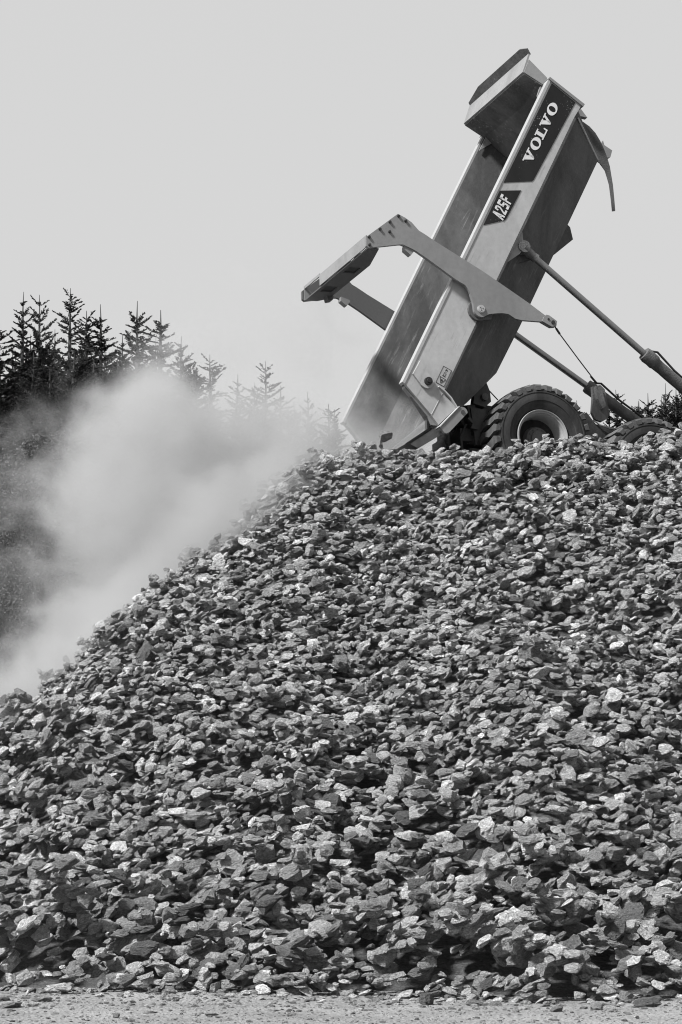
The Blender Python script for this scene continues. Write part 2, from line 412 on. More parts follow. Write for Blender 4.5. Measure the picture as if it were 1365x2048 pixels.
him = []
for i, (P, F_, ax) in enumerate(HI):
    me = mesh_np('rock', P, F_); a_ = me.attributes.new('rc', 'FLOAT_VECTOR', 'POINT'); a_.data.foreach_set('vector', (P * 1.4).astype(np.float32).ravel())
    me.materials.append(MR['single_rock']); him.append(me)
def put_rock(me, x, y, z, Rm, sc, label, group=None, cat='rock', name='rock'):
    o = bpy.data.objects.new(name, me); S.collection.objects.link(o)
    M3 = Matrix([list(map(float, r)) for r in (Rm * np.asarray(sc))]).to_4x4(); M3.translation = Vector((float(x), float(y), float(z))); o.matrix_world = M3
    return tag(o, label, cat, group)
for k in sorted(single):
    x, y, z, size, kind, Rm = recs[k]; ax = LO[kind][2]; j = int(rng.integers(0, len(him))); axh = HI[j][2]
    put_rock(him[j], x, y, z, Rm, ax / axh * size, 'one of the larger angular grey rocks on the front face of the heap', 'larger rocks on the front of the heap')

# stones that lie apart on the bare ground
LOOSE = [  # x px, y px, half width (m), thickness factor, label
    (1295, 2016, .105, .5, 'dark lozenge-shaped rock lying alone on the ground at the lower right'),
    (1240, 1963, .125, .9, 'dark upright wedge rock standing just off the foot of the heap at the right'),
    (1195, 2020, .055, .7, 'small dark stone right of the ribbed stone in the loose cluster at the lower right'),
    (1113, 2022, .060, .45, 'flat dark stone at the left end of the loose cluster at the lower right'),
    (1252, 2003, .065, .8, 'pale chipped stone at the top of the loose cluster at the lower right'),
    (1222, 2025, .060, .5, 'low dark slab in the middle of the loose cluster at the lower right'),
    (854, 2004, .060, .95, 'small pointed grey stone in front of the heap near the middle'),
    (952, 2005, .080, .35, 'thin pale flat stone in front of the heap near the middle'),
    (1335, 1984, .050, .7, 'small grey lump by the heap foot at the right edge'),
    (120, 1990, .110, .28, 'broad flat slab on top of the dark stone at the lower left'),
    (84, 2003, .085, .5, 'dark blocky stone under the flat slab at the lower left'),
    (24, 2012, .090, .3, 'low flat stone at the far lower left corner of the ground'),
    (314, 1990, .045, .6, 'small dark cube-like stone on the ground left of the middle'),
    (424, 2010, .030, .5, 'small flat dark pebble lying alone in front of the heap'),
    (233, 2034, .026, .8, 'tiny dark pebble near the bottom edge at the left'),
    (424, 2034, .050, .25, 'thin dark shard near the bottom edge of the ground'),
    (300, 2025, .055, .25, 'flat half-buried pale stone near the bottom edge'),
    (10, 1978, .055, .8, 'small grey pointed stone at the left edge by the heap foot'),
]
def ground_at(px, py):
    p = R(6.99); dz = (1024 - py); dx = px - 682.5
    d = np.array([dx, 4900 * math.cos(p) - dz * math.sin(p), 4900 * math.sin(p) + dz * math.cos(p)])
    tt = -1.77 / d[2]; return d[0] * tt, d[1] * tt
for i, (px, py, s, th, lab) in enumerate(LOOSE):
    s = s * 1.25; x, y = ground_at(px, py); yaw = [.1, 1.2, .4, 2.9, 2.2, .2, .5, .1, 1.0, .05, .2, 3.0, .3, .1, .8, .1, .2, .7][i]
    Rm = np.array([[math.cos(yaw) if i != 1 else .8, -math.sin(yaw), 0], [math.sin(yaw), math.cos(yaw), 0], [0, 0, 1.]])
    Rm = np.array([[math.cos(yaw * .3), -math.sin(yaw * .3), 0], [math.sin(yaw * .3), math.cos(yaw * .3), 0], [0, 0, 1.]])
    j = (i * 5 + 3) % len(him); ax = HI[j][2]; thick = s * th
    z = float(terrain(np.array(x), np.array(y))) + thick * .62
    if i == 9: z += .05
    put_rock(him[j], x, y, z, Rm, (s, s * .8 / ax[1], thick / ax[2]), lab, None, 'stone', 'stone')

for i, (px, py, sz, lab) in enumerate([
    (447, 1077, .085, 'stone tumbling in the dust half way up the left ridge'), (287, 1216, .060, 'dark round stone bouncing just above the lower left ridge'), (330, 1152, .090, 'pale stone hanging in the dust above the left ridge'),
    (62, 1362, .055, 'small dark upright stone skipping off the ridge near the left edge'), (160, 1280, .075, 'tilted stone rolling at the foot of the dust plume'), (405, 1122, .110, 'flat dark stone tossed up on the left ridge'),
    (520, 1028, .080, 'stone tumbling through the dust on the upper left ridge'), (545, 1000, .090, 'faint stone in the thick dust of the upper ridge'), (655, 942, .100, 'stone leaping off the ridge just below the tipped bed'), (18, 1392, .045, 'thin shard flying low at the left edge of the ridge')]):
    ys = np.linspace(24, 36, 400); k_ = np.argmax((heap((px - 682.5) / 4880 * ys, ys) - 1.6) / ys); Y = float(ys[k_]); x = (px - 682.5) / 4880 * Y
    z = float(heap(np.array(x), np.array(Y))) + [.19, .26, .14, .20, .12, .13, .14, .22, .14, .20][i]
    e = Matrix.Rotation(rng.uniform(-.9, .9), 3, 'Y') @ Matrix.Rotation(rng.uniform(0, 6), 3, 'Z'); j = int(rng.integers(0, len(him)))
    put_rock(him[j], x, Y, z, np.array(e), (sz, sz, sz), lab, 'stones tumbling down the left ridge', 'stone', 'stone')

# grit and chips scattered over the ground
Vs, Fs, RC, TI = [], [], [], []; off = 0
PB = ico(1)
for k in range(7000):
    y = rng.uniform(19.4, 26.5); x = rng.uniform(-3.9, 3.9)
    s = min(rng.lognormal(-4.75, .55), .045)
    if y > 22.6: s *= 1.5
    P = PB[0] * rng.uniform(.6, 1.1, (len(PB[0]), 1)) * (s * 1.3, s, s * .55)
    an = rng.uniform(0, 6.28); ca, sa = math.cos(an), math.sin(an)
    P = P @ np.array([[ca, sa, 0], [-sa, ca, 0], [0, 0, 1]]) + (x, y, float(terrain(np.array(x), np.array(y))) + s * .2)
    Vs.append(P); Fs.append(PB[1] + off); off += len(P); RC.append(P * 20); TI.append(np.full(len(P), rng.uniform(0, .9)))
me = mesh_np('gravel', np.concatenate(Vs), np.concatenate(Fs))
at_ = me.attributes.new('rc', 'FLOAT_VECTOR', 'POINT'); at_.data.foreach_set('vector', np.concatenate(RC).astype(np.float32).ravel())
at_ = me.attributes.new('tint', 'FLOAT', 'POINT'); at_.data.foreach_set('value', np.concatenate(TI).astype(np.float32))
tag(link('gravel', me, None, MR['heap_rock']), 'fine grey grit and chips strewn over the bare ground in front of the heap', 'gravel', None, 'stuff')

# ------------------------------------------------------------------ dump truck (local x = forward a, y = across w, z = up b + .81)
ZB = .81
truck = bpy.data.objects.new('dump_truck', None); S.collection.objects.link(truck)
Mt = Matrix([[TH[i], TW[i], TU[i]] for i in range(3)]).to_4x4(); Mt.translation = Vector(TO - TU * ZB)
truck.matrix_world = Mt
tag(truck, 'articulated dump truck with its long bed tipped up steeply at the crest of the heap', 'dump truck')
T0 = np.array([-2.21592886, .68909661]); L = np.array([.46512571, .88524464]); N = np.array([-.88524464, .46512571])
def LN(l, n, w): p = T0 + l * L + n * N; return Vector((p[0], w, p[1] + ZB))
def AB(a, b, w): return Vector((a, w, b + ZB))
def prism_ln(mb, pts, w0, w1): return mb.prism(pts, lambda p: LN(p[0], p[1], w0), lambda p: LN(p[0], p[1], w1))
def prism_ab(mb, pts, w0, w1): return mb.prism(pts, lambda p: AB(p[0], p[1], w0), lambda p: AB(p[0], p[1], w1))
def arc(cx_, cy_, r, a0, a1, n=8): return [(cx_ + r * math.cos(R(a0 + (a1 - a0) * i / n)), cy_ + r * math.sin(R(a0 + (a1 - a0) * i / n))) for i in range(n + 1)]

# shell of the bed: inner liner and outer skin as two lofts
def fl(l):
    return float(np.interp(l, [-.75, -.3, .39, 1.1, 1.25, 5.1], [-.47, -.72, -1.01, -1.255, -1.28, -1.29]))
def tp(l): return float(np.interp(l, [-.75, -.42, -.41, -.30, 0, .01], [-.462, -.64, -.64, -.57, -.012, -.012]))
def wf(n): return .19 + .30 * max(0, (-.6 - n) / .68)
def ring(l, inner):
    f, tt = fl(l), tp(l); mdl = min(-.6, tt - .003) if tt > -.6 else tt - .003
    mdl = max(mdl, f + .003)
    if inner: pts = [(.14, tt), (.19, mdl), (wf(f), f), (2.6 - wf(f), f), (2.41, mdl), (2.46, tt)]
    else:
        fo = f - .075; pts = [(.066, tt), (.085, mdl - .02), (wf(f) - .045, fo), (2.6 - wf(f) + .045, fo), (2.515, mdl - .02), (2.534, tt)]
    return pts
def front_l(n): return float(np.interp(n, [-1.36, -.7, -.6, 0, .4], [5.14, 5.36, 5.50, 5.57, 5.57]))
LS = [-.75, -.6, -.42, -.3, -.15, 0, .2, .39, .75, 1.1, 2, 3, 4, 4.8, None]
def loft(mb, inner, offs=None):
    rings = []
    for l in LS:
        pts = ring(5.1 if l is None else l, inner)
        rings.append([mb.bm.verts.new(LN(front_l(n) if l is None else l, n, w)) for w, n in pts])
    return rings
mb = MB(); ri = loft(mb, True); ro = loft(mb, False)
for k in range(len(LS) - 1):
    for i in range(5):
        mb.bm.faces.new((ri[k][i], ri[k][i + 1], ri[k + 1][i + 1], ri[k + 1][i]))
        mb.bm.faces.new((ro[k][i + 1], ro[k][i], ro[k + 1][i], ro[k + 1][i + 1]))
    for i in (0, 5): mb.bm.faces.new((ri[k][i], ri[k + 1][i], ro[k + 1][i], ro[k][i]))
for k in (0, len(LS) - 1):
    for i in range(5): mb.bm.faces.new((ri[k][i], ri[k][i + 1], ro[k][i + 1], ro[k][i]))
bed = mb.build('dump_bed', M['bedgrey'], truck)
bed.data.materials.append(M['liner'])
for p in bed.data.polygons:          # inside faces are polished and dusty, outside faces carry dark paint
    vi = [v for v in p.vertices]
    if all(v < len(LS) * 6 for v in vi): p.material_index = 1
# outer side panels
side = [(0, 0), (5.612, 0), (5.525, -.63), (5.29, -.61), (3, -.603), (.2, -.603), (.155, -.66), (.12, -.76), (.08, -.885), (-.301, -.752), (-.222, -.587)]
for s, lab in ((0, 'clean pale side panel carrying the lettering'), (1, 'pale side panel on the far side')):
    w0, w1 = (0, .06) if s == 0 else (2.54, 2.60)
    o = prism_ln(MB(), side, w0, w1).build('side_panel', M['panel'], bed, bev=.008); o['label'] = lab
    # flange along the top, the wear-polished cap
    w0, w1 = (-.012, .135) if s == 0 else (2.465, 2.612)
    prism_ln(MB(), [(-.02, -.022), (-.012, .022), (5.60, .022), (5.61, -.022)], w0, w1).build('top_rail', M['rail'], bed, bev=.008)
    # tail edge plate closing the wall
    w0, w1 = (.062, .155) if s == 0 else (2.445, 2.538)
    prism_ln(MB(), [(.02, -.03), (-.045, -.06), (-.255, -.57), (-.335, -.665), (-.30, -.745), (-.20, -.6)], w0, w1).build('tail_edge', M['arm'], bed, bev=.006)
    # lower lip of the panel
    w0, w1 = (-.010, .058) if s == 0 else (2.542, 2.61)
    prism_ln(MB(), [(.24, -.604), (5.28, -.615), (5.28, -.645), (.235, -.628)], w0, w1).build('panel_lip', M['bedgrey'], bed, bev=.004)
    # rubbing strip at the front end
    w0, w1 = (-.03, .17) if s == 0 else (2.43, 2.63)
    prism_ln(MB(), [(5.60, .03), (5.640, .02), (5.565, -.665), (5.515, -.66)], w0, w1).build('front_flange', M['arm'], bed, bev=.008)
    # curved gusset above the lower tail corner
    w0, w1 = (-.05, .10) if s == 0 else (2.50, 2.65)
    g = [(.225, -.495), (.21, -.60), (.165, -.74), (.082, -.885)]
    prism_ln(MB(), g + [(x - .022, y - .004) for x, y in g[::-1]], w0, w1).build('corner_gusset', M['panel'], bed)
    # long link with a rounded eye under the tail corner
    w0, w1 = (-.085, -.015) if s == 0 else (2.615, 2.685)
    lk = [(-.355, -.765), (.045, -.893)] + arc(.03, -.975, .082, 75, -65, 8) + [(-.345, -.925), (-.385, -.90), (-.395, -.86)]
    lo_ = prism_ln(MB(), lk, w0, w1).build('pivot_link', M['arm'], bed, bev=.008)
    c0 = LN(.035, -.978, w0 - .012 if s == 0 else w1 + .012); c1 = LN(.035, -.978, w1)
    MB().tube([c0, LN(.035, -.978, (w0 + w1) / 2)], .032, 14).build('pin', M['frame'], lo_, smooth=40)
    # flange on the link
    w0, w1 = (-.10, .06) if s == 0 else (2.54, 2.70)
    prism_ln(MB(), [(-.36, -.748), (.085, -.888), (.09, -.90), (-.355, -.762)], w0, w1).build('link_flange', M['panel'], lo_)
    # boss plate with the black rubber stop
    w0, w1 = (-.045, -.002) if s == 0 else (2.602, 2.645)
    bp = [(.404, -.064), (.172, -.063), (.075, -.30)] + arc(.165, -.325, .095, 175, 275, 7) + [(.255, -.36), (.29, -.335)]
    bp = [(.415, -.075), (.172, -.063), (.085, -.25), (.078, -.315), (.095, -.365), (.135, -.402), (.185, -.414), (.232, -.398), (.262, -.362), (.275, -.33)]
    bo = prism_ln(MB(), bp, w0, w1).build('boss_plate', M['panel'], bed, bev=.005)
    yy = w0 if s == 0 else w1; dr = -1 if s == 0 else 1
    mbb = MB()
    mbb.tube([LN(.187, -.314, yy), LN(.187, -.314, yy + dr * .045)], [.062, .058], 20)
    mbb.tube([LN(.187, -.314, yy + dr * .045), LN(.187, -.314, yy + dr * .065)], [.035, .030], 14)
    mbb.build('rubber_stop', M['black'], bo, smooth=40)
# weld seam between panel and its tail piece
MB().tube([LN(.165, -.60, -.002), LN(-.218, -.588, -.002)], .006, 6).build('weld_seam', M['rail'], bed)
# box beam under the tail lip
prism_ln(MB(), [(-.76, -.50), (-.35, -.735), (-.30, -.80), (-.32, -.90), (-.50, -.80), (-.75, -.64)], .08, 2.52).build('tail_beam', M['frame'], bed, bev=.012)
# headboard and the guard that shields the cab
hb = MB()
hb.prism([(.15, .37), (2.45, .37), (2.46, -.02), (2.50, -.62), (2.13, -1.34), (.47, -1.34), (.10, -.62), (.14, -.02)],
         lambda p: LN(front_l(p[1]) - .03, p[1], p[0]), lambda p: LN(front_l(p[1]) + .035, p[1], p[0]))
hb.build('headboard', M['liner'], bed)
for w0, w1 in ((.135, .165), (2.435, 2.465)):
    prism_ln(MB(), [(5.56, .385), (5.80, .40), (5.70, .02), (5.61, -.03), (5.56, -.03)], w0, w1).build('headboard_cheek', M['guard'], bed)
mb = MB()
mb.prism([(.15, 0), (2.45, 0), (2.45, 1), (2.42, 1), (.18, 1), (.15, 1)],
         lambda p: LN(5.56 + .33 * p[1], .372 + .045 * p[1], p[0]), lambda p: LN(5.56 + .33 * p[1], .402 + .045 * p[1], p[0]))
sg = mb.build('spill_guard', M['guard'], bed)
mb = MB()
mb.prism([(.15, 0), (2.45, 0), (2.45, .45), (1.95, 1), (.35, 1), (.15, .6)],
         lambda p: LN(5.885 + .10 * p[1], .418 + .145 * p[1], p[0]), lambda p: LN(5.905 + .10 * p[1], .408 + .145 * p[1], p[0]))
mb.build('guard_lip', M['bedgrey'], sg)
for w in (.9, 1.7):
    prism_ln(MB(), [(5.605, .36), (5.86, .40), (5.605, .0)], w, w + .02).build('guard_brace', M['frame'], bed)
# triangular corner gusset where far wall meets the headboard
prism_ln(MB(), [(5.27, -.02), (5.55, -.02), (5.55, -.18)], 2.40, 2.43).build('rail_gusset', M['guard'], bed)
prism_ln(MB(), [(5.30, -.02), (5.55, -.02), (5.52, .05), (5.36, .03)], .16, .19).build('rail_gusset', M['guard'], bed)
# hoist ears on the slanting lower skin
for w0, w1 in ((.03, .055), (2.545, 2.57)):
    prism_ln(MB(), [(2.50, -.60), (3.17, -.60), (3.13, -.66), (2.93, -.78), (2.80, -.76), (2.60, -.66)], w0, w1).build('hoist_ear', M['guard'], bed, bev=.006)
for w0, w1 in ((.17, .22), (2.38, 2.43)):
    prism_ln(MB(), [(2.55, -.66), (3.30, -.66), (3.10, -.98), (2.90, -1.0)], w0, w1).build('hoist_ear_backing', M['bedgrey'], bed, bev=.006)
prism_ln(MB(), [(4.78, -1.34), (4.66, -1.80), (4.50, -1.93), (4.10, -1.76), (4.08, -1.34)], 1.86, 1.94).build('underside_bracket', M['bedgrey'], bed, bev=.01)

MB().tube([LN(5.375, -.69, .10), LN(5.145, -1.36, .455)], .016, 8).build('front_edge', M['rail'], bed)
# lettering: drawn as flat shapes on the panel
def onpanel(pts, w): return [LN(p[0], p[1], w) for p in pts]
def flat(mb, pts, w, thick=.003):
    mb.prism(pts, lambda p: LN(p[0], p[1], w), lambda p: LN(p[0], p[1], w + thick))
mb = MB(); flat(mb, [(5.575, -.055), (5.515, -.523), (4.05, -.458), (3.98, -.455), (3.94, -.44), (3.925, -.415), (3.665, -.050)], -.006)
d1 = mb.build('name_decal', M['decal'], bed)
mb = MB(); flat(mb, [(3.513, -.051), (3.714, -.35), (3.19, -.332), (3.15, -.327), (3.125, -.315), (2.873, -.055)], -.006)
d2 = mb.build('model_decal', M['decal'], bed)
def strokes(mb, polys, ox, oy, sx, sy, sh=0):
    for P in polys: flat(mb, [(ox + (x + sh * y) * sx, oy + y * sy) for x, y in P], -.011, .004)
def oring(x0, x1, y0, y1, tx, ty, n=28):
    cxx, cyy = (x0 + x1) / 2, (y0 + y1) / 2; rx, ry = (x1 - x0) / 2, (y1 - y0) / 2; out_ = []
    for i in range(n):
        a0, a1 = 2 * math.pi * i / n, 2 * math.pi * (i + 1) / n
        o_ = lambda a: (cxx + rx * math.cos(a), cyy + ry * math.sin(a)); i_ = lambda a: (cxx + (rx - tx) * math.cos(a), cyy + (ry - ty) * math.sin(a))
        out_.append([o_(a0), o_(a1), i_(a1), i_(a0)])
    return out_
GV = [[(.08, .9), (.40, .9), (.66, .25), (.56, 0), (.44, 0)], [(.70, .9), (.86, .9), (.56, 0), (.50, .0), (.50, .35)], [(-.02, .88), (.50, .88), (.50, 1), (-.02, 1)], [(.60, .88), (.98, .88), (.98, 1), (.60, 1)]]
GL = [[(.14, .1), (.42, .1), (.42, .9), (.14, .9)], [(0, .88), (.56, .88), (.56, 1), (0, 1)], [(0, 0), (.90, 0), (.90, .12), (0, .12)], [(.78, .12), (.90, .12), (.90, .42), (.80, .42)]]
GO = oring(0, 1, -.02, 1.02, .30, .12)
mb = MB(); x = 4.165
for g, wd in ((GV, .245), (GO, .225), (GL, .215), (GV, .235), (GO, .225)):
    strokes(mb, g, x, -.315, wd, .155); x += wd + (.005 if g is not GL else -.02)
mb.build('lettering', M['white'], d1)
GA = [[(0, 0), (.28, 0), (.52, 1), (.30, 1)], [(.55, 0), (.85, 0), (.62, 1), (.40, 1)], [(.2, .22), (.65, .22), (.65, .40), (.2, .40)]]
G2 = [[(.06, .84), (.62, .84), (.76, .93), (.62, 1), (.16, 1), (.04, .93)], [(.02, .68), (.26, .68), (.26, .90), (.04, .90)], [(.54, .60), (.80, .60), (.80, .88), (.70, .96), (.54, .90)], [(.02, .16), (.28, .16), (.80, .62), (.54, .62)], [(.02, 0), (.80, 0), (.80, .165), (.02, .165)]]
G5 = [[(.02, .80), (.82, .80), (.82, 1), (.02, 1)], [(.02, .44), (.28, .44), (.28, .82), (.02, .82)], [(.02, .42), (.80, .42), (.80, .60), (.02, .60)], [(.54, 0), (.80, 0), (.80, .5), (.54, .5)], [(.02, 0), (.80, 0), (.80, .19), (.02, .19)]]
GF = [[(.02, 0), (.29, 0), (.29, 1), (.02, 1)], [(.02, .80), (.84, .80), (.84, 1), (.02, 1)], [(.02, .42), (.70, .42), (.70, .60), (.02, .60)]]
mb = MB(); x = 3.105
for g in (GA, G2, G5, GF): strokes(mb, g, x, -.295, .098, .200, -.0); x += .099
mb.build('lettering', M['white'], d2)
# warning sticker with a triangle and a falling-load pictogram
mb = MB(); flat(mb, [(.26, -.432), (.547, -.432), (.552, -.576), (.263, -.576)], -.004, .0015)
st = mb.build('warning_sticker', M['stick'], bed)
def outl(mb, P, r=.0035):
    q = [LN(p[0], p[1], -.006) for p in P]; 
    for i in range(len(q)): mb.tube([q[i], q[(i + 1) % len(q)]], r, 5)
mb = MB(); outl(mb, [(.262, -.434), (.545, -.434), (.550, -.574), (.265, -.574)], .003)
outl(mb, [(.285, -.505), (.375, -.455), (.375, -.555)], .004); outl(mb, [(.405, -.475), (.405, -.535)], .003)
outl(mb, [(.415, -.488), (.465, -.488), (.465, -.52), (.415, -.52)], .0025)
flat(mb, [(.315, -.50), (.345, -.485), (.352, -.515), (.325, -.52)], -.007, .002)
flat(mb, [(.478, -.498), (.488, -.498), (.488, -.512), (.478, -.512)], -.007, .002)
flat(mb, [(.498, -.485), (.512, -.492), (.53, -.500), (.512, -.53), (.502, -.522), (.504, -.50)], -.007, .002)
mb.build('pictogram', M['black'], st)

# tailgate: two long cranked arms and the cross beam
ARM = [(-2.778, 2.815), (-2.264, 3.215), (-2.15, 3.165), (-2.048, 3.101), (-1.939, 2.985), (-1.849, 2.938), (-1.687, 2.842), (-.935, 2.44), (-.193, 1.995), (.058, 1.828), (-.01, 1.727), (-.331, 1.726), (-.432, 1.741), (-.545, 1.806), (-.64, 1.812), (-.731, 1.803), (-.856, 1.783)] + \
      arc(-.985, 1.845, .118, -50, -160, 7) + [(-1.111, 1.933), (-1.151, 2.077), (-1.19, 2.15), (-1.23, 2.204), (-1.298, 2.235), (-1.395, 2.288), (-1.833, 2.57), (-2.007, 2.671), (-2.10, 2.71), (-2.198, 2.747), (-2.26, 2.743), (-2.744, 2.652), (-2.78, 2.68)]
tg_near = prism_ab(MB(), ARM, -.13, -.07)
tailgate = tg_near.build('tailgate_frame', M['arm'], truck, bev=.01); tailgate['label'] = 'cranked flat arm crossing the near side of the bed'
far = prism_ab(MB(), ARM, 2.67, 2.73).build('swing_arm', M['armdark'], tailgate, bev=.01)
# edge web of both arms
for w0, w1, mm in ((-.068, -.015, 'armdark'),):
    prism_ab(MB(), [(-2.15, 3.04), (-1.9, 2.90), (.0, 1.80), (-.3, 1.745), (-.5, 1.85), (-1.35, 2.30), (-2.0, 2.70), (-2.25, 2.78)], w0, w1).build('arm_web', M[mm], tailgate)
mb = MB()
for a_, b_ in ((-2.257, 3.178), (-2.146, 3.112), (-2.398, 3.075), (-2.56, 2.951), (-2.408, 2.923), (-2.736, 2.815), (-2.732, 2.695)):
    mb.tube([AB(a_, b_, -.13), AB(a_, b_, -.158)], [.024, .020], 6)
mb.build('bolts', M['black'], tailgate)
mb = MB(); mb.tube([AB(-.989, 1.847, -.13), AB(-.989, 1.847, -.145)], .062, 24); mb.tube([AB(-.989, 1.847, -.145), AB(-.989, 1.847, -.155)], .050, 24)
pv = mb.build('pivot_cap', M['panel'], tailgate, smooth=30)
mb = MB()
for k in range(3): a_ = R(20 + 120 * k); mb.tube([AB(-.989 + .022 * math.cos(a_), 1.847 + .022 * math.sin(a_), -.150), AB(-.989 + .022 * math.cos(a_), 1.847 + .022 * math.sin(a_), -.160)], .008, 8)
mb.build('pin_holes', M['black'], pv)
# worn seat behind the pivot, on the bed
for w0, w1 in ((-.062, -.004), (2.604, 2.662)):
    prism_ab(MB(), arc(-.985, 1.86, .17, 120, 300, 10) + [(-.80, 1.72), (-.76, 1.80), (-.86, 1.82)], w0, w1).build('pivot_seat', M['armdark'], bed, bev=.01)
for w0, w1 in ((-.128, .03), (2.57, 2.728)):
    prism_ab(MB(), [(-2.16, 2.745), (-2.165, 2.675), (-2.07, 2.60), (-2.01, 2.675), (-2.02, 2.70)], w0 + .02, w1 - .02).build('stop_block', M['arm'], tailgate, bev=.006)
for w0, w1 in ((-.15, -.05), (2.65, 2.75)):
    eb = prism_ab(MB(), [(.03, 1.80), (.07, 1.835), (.12, 1.825), (.242, 1.745), (.225, 1.665), (.15, 1.655), (-.005, 1.73)], w0, w1).build('eye_bracket', M['arm'], tailgate, bev=.008)
    mb = MB(); mb.tube([AB(.17, 1.72, w0 - .02), AB(.17, 1.72, w1 + .02)], .03, 10); mb.tube([AB(.10, 1.765, w0 - .008), AB(.10, 1.765, w0)], .018, 8); mb.build('eye_pin', M['black'], eb)
# cross beam: bottom plate with two square openings, upstand along the back, gussets between
def strip(mb, x0, x1, y0, y1, z, th=.02): mb.box((x0, y0, z - th / 2 + ZB), (x1, y1, z + th / 2 + ZB))
mb = MB()
ya, yb, yc = -.06, 2.66, 0
BZ = 2.672
holes = [(.85, 1.15), (1.86, 2.16)]
segs = [(.70, .85), (1.15, 1.86), (2.16, 2.50)]
for s0, s1 in segs: strip(mb, -2.735, -2.405, s0, s1, BZ)
for s0, s1 in holes: strip(mb, -2.735, -2.675, s0, s1, BZ); strip(mb, -2.485, -2.405, s0, s1, BZ)
mb.prism([(-2.735, ya), (-2.56, ya), (-2.405, .70), (-2.735, .70)], lambda p: AB(p[0], BZ - .01, p[1]), lambda p: AB(p[0], BZ + .01, p[1]))
mb.prism([(-2.735, 2.50), (-2.405, 2.50), (-2.54, yb), (-2.735, yb)], lambda p: AB(p[0], BZ - .01, p[1]), lambda p: AB(p[0], BZ + .01, p[1]))
beam = mb.build('cross_beam', M['armdark'], tailgate)
mb = MB(); prism_ab(mb, [(-2.755, 2.69), (-2.735, 2.69), (-2.735, 2.865), (-2.755, 2.865)], ya, 1.95)
prism_ab(mb, [(-2.755, 2.84), (-2.735, 2.84), (-2.735, 2.885), (-2.755, 2.885)], 1.952, yb)
mb.build('beam_upstand', M['guard'], beam)
mb = MB()
for y_ in (1.93, 1.2, .5): prism_ab(mb, [(-2.733, 2.685), (-2.50, 2.685), (-2.733, 2.86)], y_, y_ + .02)
mb.build('beam_gusset', M['arm'], beam)
mb = MB()
prism_ab(mb, [(-2.755, 2.66), (-2.56, 2.66), (-2.60, 2.76), (-2.755, 2.89)], yb - .02, yb)
mb.build('end_plate', M['arm'], beam)
for y_ in (1.0, 2.01):
    mb = MB(); mb.box((-2.70, y_ - .17, 2.683 + ZB), (-2.45, y_ + .17, 2.75 + ZB)); mb.build('pocket_shade_block', M['black'], beam, bev=.01)  # solid black block paints the shade inside each opening
mb = MB()
for y_ in (2.58,): prism_ab(mb, [(-2.50, 2.68), (-2.38, 2.68), (-2.40, 2.60), (-2.48, 2.58)], y_ - .25, y_ - .1)
mb.build('beam_foot', M['armdark'], beam)

# safety wire from near arm end down to the frame
mb = MB(); mb.tube([AB(.20, 1.70, -.10), AB(.235, 1.66, -.09), AB(.265, 1.62, -.08), AB(.235, 1.655, -.11), AB(.20, 1.70, -.12)], .006, 5)
mb.tube([AB(.245, 1.65, -.095), AB(.31, 1.57, -.08)], .017, 7); mb.tube([AB(.30, 1.58, -.08), AB(.66, 1.25, .06), AB(1.02, .93, .20)], .010, 6)
mb.tube([AB(.90, 1.01, .14), AB(1.02, .93, .20)], .017, 7)
mb.build('safety_wire', M['black'], truck)
mb = MB(); mb.tube([AB(-.62, .92, .7), AB(-.40, .70, .7)], .010, 6).build('brake_line', M['black'], truck)

# hoist cylinders
for w, wm in ((.06, .30), (2.54, 2.30)):
    r0 = Vector((-.165, w, 2.93 + ZB)); r1 = Vector((1.93, wm, 1.465 + ZB)); d = (r1 - r0).normalized(); end = r1 + d * 2.3
    cyl = MB().tube([r1 - d * .02, r1 + d * .03, r1 + d * .12, r1 + d * .2, r1 + d * .23] + [r1 + d * (.3 + .1 * q) for q in range(20)] + [end], [.105, .115, .112, .112, .095] + [.092] * 21, 22, noise_=.045).build('hoist_cylinder', M['muddy'], truck, smooth=40)
    MB().tube([r0 + d * .16, r1], .052, 18).build('rod', M['chrome'], cyl, smooth=40)
    mb = MB(); mb.tube([r0 - Vector((0, .07, 0)), r0 + Vector((0, .09, 0))], .095, 16); mb.tube([r0, r0 + d * .10, r0 + d * .2, r0 + d * .27], [.085, .080, .062, .072], 14, noise_=.10)
    mb.build('rod_eye', M['muddy'], cyl, smooth=50)
    up = Vector((0, 0, 1)); up = (up - d * up.dot(d)).normalized()
    mb = MB(); mb.tube([r1 + up * .09 + d * .02, r1 + up * .14 + d * .10, r1 + up * .18 + d * .16, r1 + up * .16 + d * .32, r1 + up * .13 + d * .55, r1 + up * .12 + d * 1.2, end + up * .12], .018, 8)
    mb.build('hydraulic_hose', M['black'], cyl, smooth=60)
# mud-caked step plates hanging by the far cylinder gland
hang = prism_ab(MB(), [(1.06, .93), (1.20, .965), (1.27, .90), (1.30, .70), (1.33, .55), (1.29, .44), (1.19, .385), (1.08, .42), (1.03, .52), (1.06, .75)], .42, .48).build('mud_bracket', M['muddy'], truck, bev=.012)
prism_ab(MB(), [(1.08, .92), (1.17, .93), (1.24, .62), (1.17, .57), (1.10, .72)], .34, .415).build('clamp_bar', M['muddy'], hang, bev=.012)

